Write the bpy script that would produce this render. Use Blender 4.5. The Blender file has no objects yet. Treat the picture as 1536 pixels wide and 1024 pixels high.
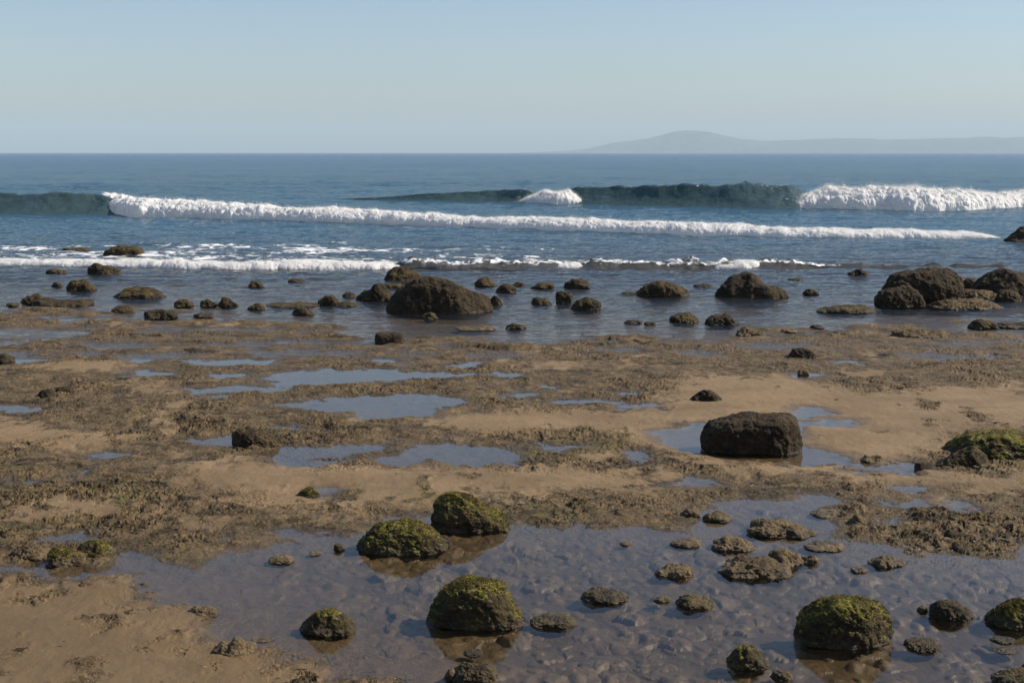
import bpy, bmesh, math, random
import numpy as np
from mathutils import Vector

R = math.radians
C = bpy.context.scene.collection
sc = bpy.context.scene

# ------------------------------------------------------------------ camera
CAM_H, FPX = 3.0, 2133.3
PITCH = math.atan(283.0 / FPX)
cam = bpy.data.objects.new('camera', bpy.data.cameras.new('camera'))
C.objects.link(cam)
cam.location = (0, 0, CAM_H)
cam.rotation_euler = (R(90) - PITCH, 0, 0)
cam.data.lens = 50.0
cam.data.sensor_width = 36.0
cam.data.clip_start = 0.1
cam.data.clip_end = 60000
sc.camera = cam

# ------------------------------------------------------------------ light
SUN_AZ, SUN_EL = 86.0, 40.0          # azimuth measured from the view direction towards the right
w = bpy.data.worlds.new('World'); sc.world = w; w.use_nodes = True
nt = w.node_tree; nt.nodes.clear()
sky = nt.nodes.new('ShaderNodeTexSky'); sky.sky_type = 'NISHITA'; sky.sun_disc = False
sky.sun_elevation = R(SUN_EL); sky.sun_rotation = R(SUN_AZ)
sky.altitude = 0; sky.air_density = 1.0; sky.dust_density = 0.9; sky.ozone_density = 1.8
bg = nt.nodes.new('ShaderNodeBackground'); bg.inputs[1].default_value = 0.087
wo = nt.nodes.new('ShaderNodeOutputWorld')
tint = nt.nodes.new('ShaderNodeMix'); tint.data_type = 'RGBA'; tint.blend_type = 'MULTIPLY'; tint.inputs[0].default_value = 1.0
tint.inputs[7].default_value = (0.925, 0.955, 1.035, 1.0)
nt.links.new(sky.outputs[0], tint.inputs[6]); nt.links.new(tint.outputs[2], bg.inputs[0]); nt.links.new(bg.outputs[0], wo.inputs[0])
sun = bpy.data.objects.new('sun', bpy.data.lights.new('sun', 'SUN')); C.objects.link(sun)
sd = Vector((math.sin(R(SUN_AZ)) * math.cos(R(SUN_EL)), math.cos(R(SUN_AZ)) * math.cos(R(SUN_EL)), math.sin(R(SUN_EL))))
sun.rotation_euler = (-sd).to_track_quat('-Z', 'Y').to_euler()
sun.data.energy = 4.9; sun.data.angle = R(0.53); sun.data.color = (1.0, 0.905, 0.775)
sc.view_settings.view_transform = 'Standard'; sc.view_settings.look = 'None'
sc.view_settings.exposure = 0.5; sc.view_settings.gamma = 1.0
sc.cycles.max_bounces = 6; sc.cycles.diffuse_bounces = 3; sc.cycles.glossy_bounces = 3
sc.cycles.transparent_max_bounces = 8; sc.cycles.volume_bounces = 0
sc.cycles.sample_clamp_indirect = 4.0; sc.cycles.caustics_reflective = False

# ------------------------------------------------------------------ helpers
cp, sp = math.cos(PITCH), math.sin(PITCH)
def gp(px, py, z=0.0):
    """photograph pixel -> point on the horizontal plane z"""
    a = np.asarray(px, float) - 768.0; b = 512.0 - np.asarray(py, float)
    dx = a; dy = FPX * cp + b * sp; dz = -FPX * sp + b * cp
    t = (z - CAM_H) / dz
    return t * dx, t * dy
def dep(py):
    b = 512.0 - py
    return (FPX * sp - b * cp) / (FPX * cp + b * sp)
def dist(py): return CAM_H / dep(py)

def tagset(o, label=None, cat=None, group=None, kind=None):
    if label: o['label'] = label
    if cat: o['category'] = cat
    if group: o['group'] = group
    if kind: o['kind'] = kind
    return o
def mesh_obj(name, V, F, mats, parent=None, smooth=True, attrs=None, F3=None):
    me = bpy.data.meshes.new(name)
    V = np.asarray(V, np.float32)
    parts = []
    if F is not None and len(F): parts.append(np.asarray(F, np.int32))
    if F3 is not None and len(F3): parts.append(np.asarray(F3, np.int32))
    nl = sum(p.size for p in parts); nf = sum(len(p) for p in parts)
    me.vertices.add(len(V)); me.loops.add(nl); me.polygons.add(nf)
    me.vertices.foreach_set('co', V.ravel())
    me.loops.foreach_set('vertex_index', np.concatenate([p.ravel() for p in parts]))
    tot = np.concatenate([np.full(len(p), p.shape[1], np.int32) for p in parts])
    st = np.concatenate([[0], np.cumsum(tot)[:-1]]).astype(np.int32)
    me.polygons.foreach_set('loop_start', st); me.polygons.foreach_set('loop_total', tot)
    if smooth: me.polygons.foreach_set('use_smooth', np.ones(nf, bool))
    for k, v in (attrs or {}).items():
        at = me.attributes.new(k, 'FLOAT', 'POINT'); at.data.foreach_set('value', np.asarray(v, np.float32).ravel())
    me.update(); me.validate()
    for m in (mats if isinstance(mats, (list, tuple)) else [mats]): me.materials.append(m)
    o = bpy.data.objects.new(name, me); C.objects.link(o)
    if parent is not None: o.parent = parent
    return o
def grid_faces(nr, nc):
    i = np.arange(nr - 1)[:, None] * nc + np.arange(nc - 1)[None, :]
    return np.stack([i, i + 1, i + nc + 1, i + nc], -1).reshape(-1, 4)

# noise ------------------------------------------------------------
_rs = np.random.RandomState(7)
_P = _rs.permutation(256); _P = np.concatenate([_P, _P, _P]).astype(np.int64)
_G2 = np.stack([np.cos(np.arange(16) * math.pi / 8), np.sin(np.arange(16) * math.pi / 8)], -1)
_G3 = _rs.normal(size=(256, 3)); _G3 /= np.linalg.norm(_G3, axis=1)[:, None]
def pn2(x, y):
    xi = np.floor(x).astype(np.int64); yi = np.floor(y).astype(np.int64)
    xf = x - xi; yf = y - yi; xi &= 255; yi &= 255
    u = xf * xf * xf * (xf * (xf * 6 - 15) + 10); v = yf * yf * yf * (yf * (yf * 6 - 15) + 10)
    def g(i, j, a, b):
        h = _P[_P[(xi + i) & 255] + ((yi + j) & 255)] & 15
        return _G2[h, 0] * a + _G2[h, 1] * b
    a = g(0, 0, xf, yf); b = g(1, 0, xf - 1, yf); c = g(0, 1, xf, yf - 1); d = g(1, 1, xf - 1, yf - 1)
    return ((a + u * (b - a)) * (1 - v) + (c + u * (d - c)) * v) * 1.5
def pn3(p):
    x, y, z = p[..., 0], p[..., 1], p[..., 2]
    xi = np.floor(x).astype(np.int64); yi = np.floor(y).astype(np.int64); zi = np.floor(z).astype(np.int64)
    xf = x - xi; yf = y - yi; zf = z - zi
    u = xf * xf * (3 - 2 * xf); v = yf * yf * (3 - 2 * yf); ww = zf * zf * (3 - 2 * zf)
    def g(i, j, k):
        h = _P[_P[_P[(xi + i) & 255] + ((yi + j) & 255)] + ((zi + k) & 255)]
        G = _G3[h]
        return G[..., 0] * (xf - i) + G[..., 1] * (yf - j) + G[..., 2] * (zf - k)
    def L(a, b, t): return a + t * (b - a)
    return 1.6 * L(L(L(g(0,0,0), g(1,0,0), u), L(g(0,1,0), g(1,1,0), u), v), L(L(g(0,0,1), g(1,0,1), u), L(g(0,1,1), g(1,1,1), u), v), ww)
def fbm2(x, y, n=4, gain=0.5):
    r = 0; a = 1.0; f = 1.0
    for k in range(n):
        r = r + a * pn2(x * f + 17.3 * k, y * f + 9.1 * k); a *= gain; f *= 2.03
    return r
def ridge2(x, y, n=3):
    r = 0; a = 1.0; f = 1.0
    for k in range(n):
        r = r + a * (1 - 2 * np.abs(pn2(x * f + 31.7 * k, y * f + 5.3 * k))); a *= 0.55; f *= 2.1
    return r / 1.9
def worley2(x, y, seed=0):
    xi = np.floor(x).astype(np.int64); yi = np.floor(y).astype(np.int64)
    d1 = np.full(x.shape, 9.0); d2 = np.full(x.shape, 9.0); idv = np.zeros(x.shape)
    for i in (-1, 0, 1):
        for j in (-1, 0, 1):
            h = _P[_P[(xi + i + seed) & 255] + ((yi + j) & 255)]
            h2 = _P[h + 77 & 255]; h3 = _P[h + 131 & 255]
            px = xi + i + h / 256.0; py = yi + j + h2 / 256.0
            dd = np.hypot(px - x, py - y)
            near = dd < d1
            d2 = np.where(near, d1, np.minimum(d2, dd)); idv = np.where(near, h3 / 256.0, idv); d1 = np.where(near, dd, d1)
    return d1, d2, idv
def sstep(a, b, x):
    t = np.clip((x - a) / (b - a), 0, 1); return t * t * (3 - 2 * t)

# polygons on the ground plane --------------------------------------
def sdf_poly(X, Y, pts, margin):
    """signed distance in metres, positive inside; -margin where farther than that"""
    px, py = gp([p[0] for p in pts], [p[1] for p in pts])
    out = np.full(X.shape, -margin)
    m = (X > px.min() - margin) & (X < px.max() + margin) & (Y > py.min() - margin) & (Y < py.max() + margin)
    if not m.any(): return out
    x = X[m]; y = Y[m]; d = np.full(x.shape, 1e9); ins = np.zeros(x.shape, bool)
    n = len(px)
    for i in range(n):
        ax, ay, bx, by = px[i], py[i], px[(i + 1) % n], py[(i + 1) % n]
        ex, ey = bx - ax, by - ay
        t = np.clip(((x - ax) * ex + (y - ay) * ey) / (ex * ex + ey * ey + 1e-12), 0, 1)
        d = np.minimum(d, (x - ax - t * ex) ** 2 + (y - ay - t * ey) ** 2)
        c = ((ay > y) != (by > y))
        with np.errstate(divide='ignore', invalid='ignore'):
            ins ^= c & (x < (bx - ax) * (y - ay) / (by - ay) + ax)
    d = np.sqrt(d)
    out[m] = np.maximum(np.where(ins, d, -d), -margin)
    return out
def ell(x0, x1, y0, y1, n=12):
    return [((x0 + x1) / 2 + (x1 - x0) / 2 * math.cos(a), (y0 + y1) / 2 + (y1 - y0) / 2 * math.sin(a))
            for a in (2 * math.pi * k / n for k in range(n))]

MAIN_POOL = [(165,852),(185,833),(235,832),(250,842),(300,842),(320,826),(395,826),(440,818),(395,810),(400,798),(547,797),(585,776),(645,768),(700,780),(767,788),
 (867,788),(942,795),(1015,796),(1044,783),(1047,765),(1078,757),(1116,749),(1200,743),(1240,745),(1253,757),(1230,766),(1266,785),(1240,800),(1278,812),
 (1332,817),(1370,832),(1484,837),(1536,828),(1750,820),(1900,1150),(760,1200),(680,1080),(600,1024),(520,1008),(420,990),(395,975),(320,945),(333,927),(250,905),(207,882)]
POOLS = [
 [(398,607),(440,602),(472,600),(512,597),(590,591),(642,590),(697,600),(700,607),(650,613),(649,625),(580,629),(536,627),(530,619),(490,617),(455,613)],
 [(390,567),(430,556),(512,554),(604,552),(595,559),(672,559),(680,560),(785,560),(785,565),(680,566),(611,568),(556,571),(512,577),(448,577),(417,579),(400,570)],
 [(560,692),(601,677),(642,669),(673,661),(700,664),(751,667),(789,682),(768,696),(734,698),(697,697),(640,695),(600,701)],
 [(263,661),(314,655),(352,652),(360,670),(335,668),(307,664)],
 [(350,684),(400,678),(440,672),(512,664),(570,667),(568,676),(512,682),(470,684),(530,690),(470,698),(444,700),(403,695)],
 [(412,641),(430,637),(457,638),(455,644),(430,645)],
 [(977,648),(1024,637),(1060,634),(1200,640),(1200,672),(1236,675),(1270,682),(1290,693),(1373,697),(1402,705),(1373,710),(1332,707),(1263,699),(1198,695),(1120,692),(1055,684),(1024,674),(990,661)],
 [(1190,616),(1215,613),(1240,615),(1250,620),(1230,624),(1190,625)], [(1190,629),(1240,628),(1289,633),(1270,637),(1190,638)],
 [(1010,724),(1045,717),(1068,718),(1089,726),(1055,731),(1024,729)],
 [(1336,754),(1360,749),(1388,746),(1392,752),(1366,760)], [(1403,754),(1431,756),(1457,762),(1440,765)], [(1320,780),(1347,775),(1347,784),(1326,785)],
 ell(1350,1390,730,737), [(483,737),(505,736),(513,742),(500,747),(483,747)], [(-20,611),(50,611),(74,614),(40,619),(-20,617)],
 [(27,718),(60,715),(82,717),(60,724),(30,723)], [(48,806),(100,804),(145,802),(162,808),(120,812),(60,812)], ell(138,187,678,686), ell(180,207,640,645),
 [(193,558),(240,556),(268,558),(250,564),(205,565)], [(110,516),(170,514),(234,516),(220,522),(140,522)], [(180,532),(230,530),(286,532),(270,537),(230,539),(220,543),(180,542)],
 [(-20,530),(45,527),(40,535),(72,539),(40,544),(0,548),(-20,546)], [(265,541),(330,540),(412,541),(400,547),(330,549),(300,546)], ell(316,368,558,566),
 [(275,583),(340,580),(436,580),(430,586),(350,588),(290,589)], ell(311,347,592,598), [(-60,494),(60,494),(155,494),(150,502),(80,507),(-60,508)], [(-60,510),(36,510),(20,517),(-60,517)],
 [(370,528),(440,525),(530,527),(510,534),(400,534)], [(1108,518),(1150,515),(1207,517),(1190,524),(1120,524)], ell(1010,1070,514,519), ell(1038,1070,526,533),
 [(1186,563),(1210,559),(1234,561),(1225,568),(1195,568)], [(1340,532),(1400,531),(1497,534),(1480,538),(1380,537)], ell(1250,1292,541,546), ell(693,770,530,536), ell(674,716,545,550),
 ell(812,839,577,583), ell(773,811,589,596), ell(947,972,681,688), ell(811,876,667,674), ell(923,945,585,591),
 [(-40,842),(60,843),(82,842),(75,852),(150,853),(200,862),(170,869),(90,863),(40,861),(-40,859)], [(800,602),(860,600),(930,602),(900,606),(840,607)],
 ell(105,150,528,533), ell(440,520,512,517), ell(330,420,515,519), ell(560,600,538,543), ell(900,960,522,527), ell(1400,1470,512,517), ell(20,45,828,836), ell(1268,1300,708,712),
 ell(930,990,605,611), ell(600,650,530,534)]
SEA_EDGE = [(-900,468),(0,468),(150,467),(195,470),(205,490),(330,496),(420,500),(500,497),(530,512),(614,522),(730,522),(780,517),(854,513),(874,508),(1024,507),(1092,502),
 (1229,503),(1331,499),(1400,503),(1482,502),(1536,506),(2400,506),(2400,300),(-900,300)]
SAND = [
 [(640,640),(660,620),(800,618),(960,625),(1000,600),(1024,568),(1180,566),(1300,592),(1536,580),(1750,590),(1750,640),(1440,648),(1380,690),(1200,700),(1050,690),(980,670),(900,648),(800,652),(720,648)],
 [(330,690),(450,701),(600,707),(700,701),(860,708),(990,730),(1000,744),(900,742),(700,748),(600,760),(500,778),(420,765),(300,735),(270,715),(290,690)],
 [(1024,684),(1198,698),(1380,712),(1536,716),(1750,720),(1750,738),(1400,733),(1250,722),(1100,708)],
 [(-50,868),(80,868),(170,872),(250,900),(330,930),(420,985),(600,1024),(760,1200),(-400,1200)],
 [(-50,645),(60,645),(150,660),(130,683),(60,670),(-50,665)], ell(60,200,545,556), ell(185,245,576,590), ell(780,880,545,556), ell(20,160,765,778)]

# the heightfield -----------------------------------------------------
def ground_height(X, Y, fine=True):
    wx = X + 0.10 * fbm2(X * 1.9, Y * 1.9, 3); wy = Y + 0.22 * fbm2(X * 1.9 + 40, Y * 1.4, 3)
    wx += 0.05 * fbm2(X * 8, Y * 8, 3); wy += 0.08 * fbm2(X * 8 + 7, Y * 8, 3)
    sea = sdf_poly(wx, Y + 1.6 * fbm2(X * 0.45 + 3, Y * 0.22, 3) * sstep(19, 24, Y), SEA_EDGE, 6.0)
    sea = np.where(Y > 75, 40, sea)
    main = sdf_poly(wx, wy, MAIN_POOL, 2.5)
    pool = np.full(X.shape, -1.5)
    for p in POOLS: pool = np.maximum(pool, sdf_poly(X + (wx - X) * 0.8, Y + (wy - Y) * 0.9, p, 1.5))
    wat = np.maximum(np.maximum(sea, main), pool)
    land = -wat
    far = sstep(14, 24, Y)
    # elevation: shore slope that saturates
    up = (0.040 * (1 - far) + 0.020 * far)
    h = np.where(land > 0, up * (1 - np.exp(-np.maximum(land, 0) / 0.28)), 0)
    h = h - np.where(pool > 0, 0.035 * (1 - np.exp(-np.maximum(pool, 0) / 0.18)), 0)
    h = h - np.where(main > 0, 0.058 * (1 - np.exp(-np.maximum(main, 0) / 0.55)), 0)
    sd_ = np.maximum(sea, 0)
    h = h - np.where(sea > 0, 0.010 + 0.028 * sd_ + 0.0004 * sd_ ** 2, 0)
    h = np.where(Y > 75, -3.5, h)
    # sand / algae mask
    s = np.full(X.shape, -1.0)
    for p in SAND: s = np.maximum(s, sdf_poly(wx, wy, p, 1.0))
    patch = fbm2(X * 0.9 + 5, Y * 0.55 + 2, 4)
    patch2 = fbm2(X * 3.1, Y * 1.9 + 8, 3)
    sand = sstep(-0.38, 0.38, s + 0.42 * patch2 + 0.14 * fbm2(X * 9, Y * 5 + 3, 3))
    rough = (1 - sand) * (0.72 + 0.28 * sstep(-0.5, 0.4, patch2 + 0.6 * fbm2(X * 7, Y * 4, 3)))
    rough = np.maximum(rough * sstep(-1.3, -0.5, patch + 0.6 * patch2), 0.8 * sand * sstep(0.30, 0.75, patch * 0.6 + patch2 * 0.65 + 0.28 * sstep(12, 10, Y)))
    rough = rough * (1 - 0.65 * sstep(0.0, 0.6, main))
    dry = sstep(-0.02, 0.22, land)
    seam = sstep(2.5, -1.0, sea)
    # algae-covered mud: lumps, ridges, crumbs
    sx, sy = X + 0.12 * Y, Y
    lum = fbm2(sx * 2.6, sy * 1.7, 3)
    r1 = ridge2(wx * 2.9 + 3 + 0.8 * wy, wy * 3.6, 3)
    r2 = ridge2(wx * 9 + 3, wy * 12, 2)
    cr = fbm2(X * 26, Y * 34, 3) if fine else 0
    terr = fbm2(wx * 1.5 + 0.9 * wy + 11, wy * 1.1, 4); terr = np.abs(((terr * 3.2) % 1.0) - 0.15) ; terr = np.where(terr < 0.15, terr / 0.15, 1 - (terr - 0.15) / 0.85)
    tex = 0.022 * lum + 0.017 * (r1 - 0.35) * (0.4 + 1.0 * sstep(-0.4, 0.6, patch2)) + 0.030 * (terr - 0.5) * (0.35 + sstep(-0.3, 0.5, fbm2(X * 0.7 + 9, Y * 0.7, 3))) + 0.0075 * (r2 - 0.3) * (0.6 + patch2) + 0.0035 * cr
    amp = (1.0 - 0.42 * far)
    h = h + rough * amp * 1.25 * tex * (0.35 + 0.65 * dry) * np.clip(seam, 0.12, 1) * (1 - sstep(60, 70, Y))
    # sand: ripples and small dimples
    h = h + (1 - rough) * dry * (0.006 * fbm2(X * 1.6, Y * 1.1, 3) + 0.0032 * fbm2(X * 9, Y * 6, 4)) * amp
    # wet shallows between reef and sea : long thin bars that only just surface
    bar = fbm2(X * 0.55 + 9, Y * 0.9, 4)
    h = h + np.where((sea > -0.6) & (sea < 4.5), 0.055 * sstep(0.05, 0.75, bar) * np.clip(1 - sea / 4.5, 0, 1), 0) + np.where((sea > -0.6) & (sea < 4.5), 0.02 * (r1 - 0.4) * np.clip(1 - sea / 4.5, 0, 1) * sstep(0.0, 0.6, bar), 0)
    b2 = fbm2(X * 0.42 + 4, Y * 1.5 + 3, 4)
    h = h + 0.06 * sstep(0.05, 0.75, b2) * sstep(-0.2, 0.2, sea) * np.clip(1 - sea / 5.0, 0, 1) * (Y < 60) - 0.05 * sstep(0.12, 0.6, -b2) * sstep(-1.8, -0.2, sea) * sstep(0.6, 0.0, sea)
    # cobbled pool floor
    inn = sstep(0.10, 0.55, main) * sstep(-1.4, 0.3, X * 0.8 + Y * 0.55 - 4.6)
    stone_m = np.ones(X.shape)
    if inn.max() > 0:
        qx = X + 0.02 * fbm2(X * 6, Y * 6, 2); qy = Y + 0.03 * fbm2(X * 6 + 9, Y * 6, 2)
        d1, d2, iv = worley2(qx * 5.2, qy * 4.6, 11)
        e1, e2, jv = worley2(qx * 12 + 4, qy * 11, 23)
        stone = np.clip(1 - (d1 / (0.45 + 0.28 * iv)) ** 2, 0, 1) ** 0.55 * (iv > 0.36) * (0.3 + iv)
        peb = np.clip(1 - (e1 / (0.42 + 0.2 * jv)) ** 2, 0, 1) ** 0.6 * (jv > 0.45)
        h = h + inn * (0.030 * stone * (0.15 + 1.05 * sstep(-0.45, 0.45, patch2)) + 0.012 * peb - 0.006)
        stone_m = 1 - inn * (1 - np.clip(1.3 * stone + 0.8 * peb, 0, 1))
    h = np.where(main > 0.25, np.minimum(h, -0.010), h)
    h = h + 0.006 * sstep(0, .3, main) * fbm2(X * 7, Y * 5, 3)
    return h, rough, stone_m, wat

# ------------------------------------------------------------------ materials
class NT:
    def __init__(s, name):
        s.m = bpy.data.materials.new(name); s.m.use_nodes = True; s.t = s.m.node_tree; s.t.nodes.clear()
        s.out = s.n('ShaderNodeOutputMaterial')
    def n(s, typ, **kw):
        nd = s.t.nodes.new(typ)
        for k, v in kw.items():
            if k.startswith('i_'): 
                key = k[2:]; key = int(key) if key.isdigit() else key.replace('_', ' ')
                nd.inputs[key].default_value = v
            else: setattr(nd, k, v)
        return nd
    def l(s, a, b): s.t.links.new(a, b)
    def sock(s, v, inp):
        if hasattr(v, 'is_linked') or hasattr(v, 'links'): s.l(v, inp)
        else: inp.default_value = v
    def math(s, op, a, b=0.0, clamp=False, c=None):
        nd = s.n('ShaderNodeMath', operation=op, use_clamp=clamp)
        s.sock(a, nd.inputs[0]); s.sock(b, nd.inputs[1])
        if c is not None: s.sock(c, nd.inputs[2])
        return nd.outputs[0]
    def ramp(s, v, a, b, lo=0.0, hi=1.0):
        nd = s.n('ShaderNodeMapRange', interpolation_type='SMOOTHSTEP'); s.sock(v, nd.inputs[0])
        nd.inputs[1].default_value = a; nd.inputs[2].default_value = b; nd.inputs[3].default_value = lo; nd.inputs[4].default_value = hi
        return nd.outputs[0]
    def mix(s, f, a, b):
        nd = s.n('ShaderNodeMix', data_type='RGBA'); s.sock(f, nd.inputs[0])
        s.sock(a, nd.inputs[6]); s.sock(b, nd.inputs[7]); return nd.outputs[2]
    def noise(s, vec, scale, detail=4, rough=0.55, dist=0.0, typ='FBM'):
        nd = s.n('ShaderNodeTexNoise', noise_type=typ); nd.inputs['Scale'].default_value = scale
        nd.inputs['Detail'].default_value = detail; nd.inputs['Roughness'].default_value = rough; nd.inputs['Distortion'].default_value = dist
        s.l(vec, nd.inputs['Vector']); return nd.outputs['Fac']
    def scale(s, vec, v):
        nd = s.n('ShaderNodeMapping'); nd.inputs['Scale'].default_value = v; s.l(vec, nd.inputs['Vector']); return nd.outputs[0]
    def geo(s): return s.n('ShaderNodeNewGeometry')
    def attr(s, name): 
        return s.n('ShaderNodeAttribute', attribute_name=name).outputs['Fac']
    def bump(s, h, strength, distance, nrm=None):
        nd = s.n('ShaderNodeBump'); s.sock(strength, nd.inputs['Strength']); nd.inputs['Distance'].default_value = distance
        s.l(h, nd.inputs['Height']); 
        if nrm is not None: s.l(nrm, nd.inputs['Normal'])
        return nd.outputs[0]
def rgb(*c): return (c[0], c[1], c[2], 1.0)

def mat_ground():
    t = NT('wet_sand_and_algae'); g = t.geo(); P = g.outputs['Position']
    xyz = t.n('ShaderNodeSeparateXYZ'); t.l(P, xyz.inputs[0])
    rough = t.attr('rough')
    n1 = t.noise(P, 1.3, 5); n2 = t.noise(P, 9, 5, 0.65); n3 = t.noise(P, 55, 4, 0.7); n4 = t.noise(t.scale(P, (1, 0.8, 1)), 160, 2, 0.6)
    sand = t.mix(t.ramp(n1, 0.3, 0.7), rgb(0.160, 0.107, 0.052), rgb(0.212, 0.146, 0.078))
    dk = t.noise(t.scale(P, (0.6, 1.2, 1)), 0.8, 6, 0.65)
    sand = t.mix(t.ramp(dk, 0.46, 0.60, 0, 0.28), sand, rgb(0.085, 0.055, 0.025))
    wetn = t.math('MULTIPLY', t.ramp(t.math('ADD', xyz.outputs[1], t.math('MULTIPLY', n1, 2.0)), 14.5, 10.5), 0.55)
    sand = t.mix(wetn, sand, rgb(0.076, 0.047, 0.018))
    sand = t.mix(t.ramp(n3, 0.35, 0.75, 0, 0.45), sand, rgb(0.100, 0.064, 0.030))
    alg = t.mix(t.ramp(n2, 0.32, 0.68), rgb(0.060, 0.040, 0.015), rgb(0.195, 0.132, 0.064))
    alg = t.mix(t.ramp(n3, 0.42, 0.66, 0.0, 0.75), alg, rgb(0.028, 0.020, 0.009))
    sk = t.noise(t.scale(P, (0.7, 1.3, 1)), 2.6, 6, 0.68, 0.7)
    alg = t.mix(t.ramp(sk, 0.50, 0.60, 0, 0.8), alg, rgb(0.024, 0.017, 0.007))
    gn = t.noise(P, 0.55, 5, 0.6); gfac = t.math('MULTIPLY', t.ramp(gn, 0.50, 0.68), t.ramp(n2, 0.4, 0.62, 0, 0.6))
    gfac = t.math('MULTIPLY', gfac, t.ramp(xyz.outputs[1], 24, 12))
    alg = t.mix(gfac, alg, rgb(0.095, 0.090, 0.016))
    rr = t.ramp(t.math('ADD', rough, t.math('MULTIPLY', t.math('SUBTRACT', n2, 0.5), 1.6)), 0.15, 0.85)
    col = t.mix(rr, sand, alg)
    # dark specks and shell bits
    vo = t.n('ShaderNodeTexVoronoi'); vo.inputs['Scale'].default_value = 23; t.l(P, vo.inputs['Vector'])
    col = t.mix(t.ramp(vo.outputs['Distance'], 0.12, 0.06, 0, 0.8), col, rgb(0.05, 0.036, 0.022))
    stn = t.attr('stone')
    # under water the floor is olive silt
    uw = t.ramp(xyz.outputs[2], 0.0, -0.014)
    silt = t.mix(t.ramp(n2, 0.35, 0.65), rgb(0.072, 0.048, 0.022), rgb(0.130, 0.090, 0.045))
    silt = t.mix(t.math('MULTIPLY', t.math('SUBTRACT', 1.0, stn), 0.75), silt, rgb(0.018, 0.014, 0.008))
    col = t.mix(t.math('MULTIPLY', uw, 0.85), col, silt)
    damp = t.ramp(xyz.outputs[2], 0.022, 0.002)
    col = t.mix(t.math('MULTIPLY', damp, 0.55), col, rgb(0.060, 0.042, 0.023))
    b = t.n('ShaderNodeBsdfPrincipled'); t.l(col, b.inputs['Base Color'])
    ro = t.math('SUBTRACT', 0.80, t.math('MULTIPLY', damp, 0.38)); t.l(ro, b.inputs['Roughness'])
    b.inputs['Specular IOR Level'].default_value = 0.3
    hsum = t.math('ADD', t.math('MULTIPLY', n3, 0.7), t.math('MULTIPLY', n4, 0.45))
    st = t.math('ADD', 0.30, t.math('MULTIPLY', rr, 0.75))
    t.l(t.bump(hsum, st, 0.022), b.inputs['Normal'])
    t.l(b.outputs[0], t.out.inputs[0]); return t.m

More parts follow.
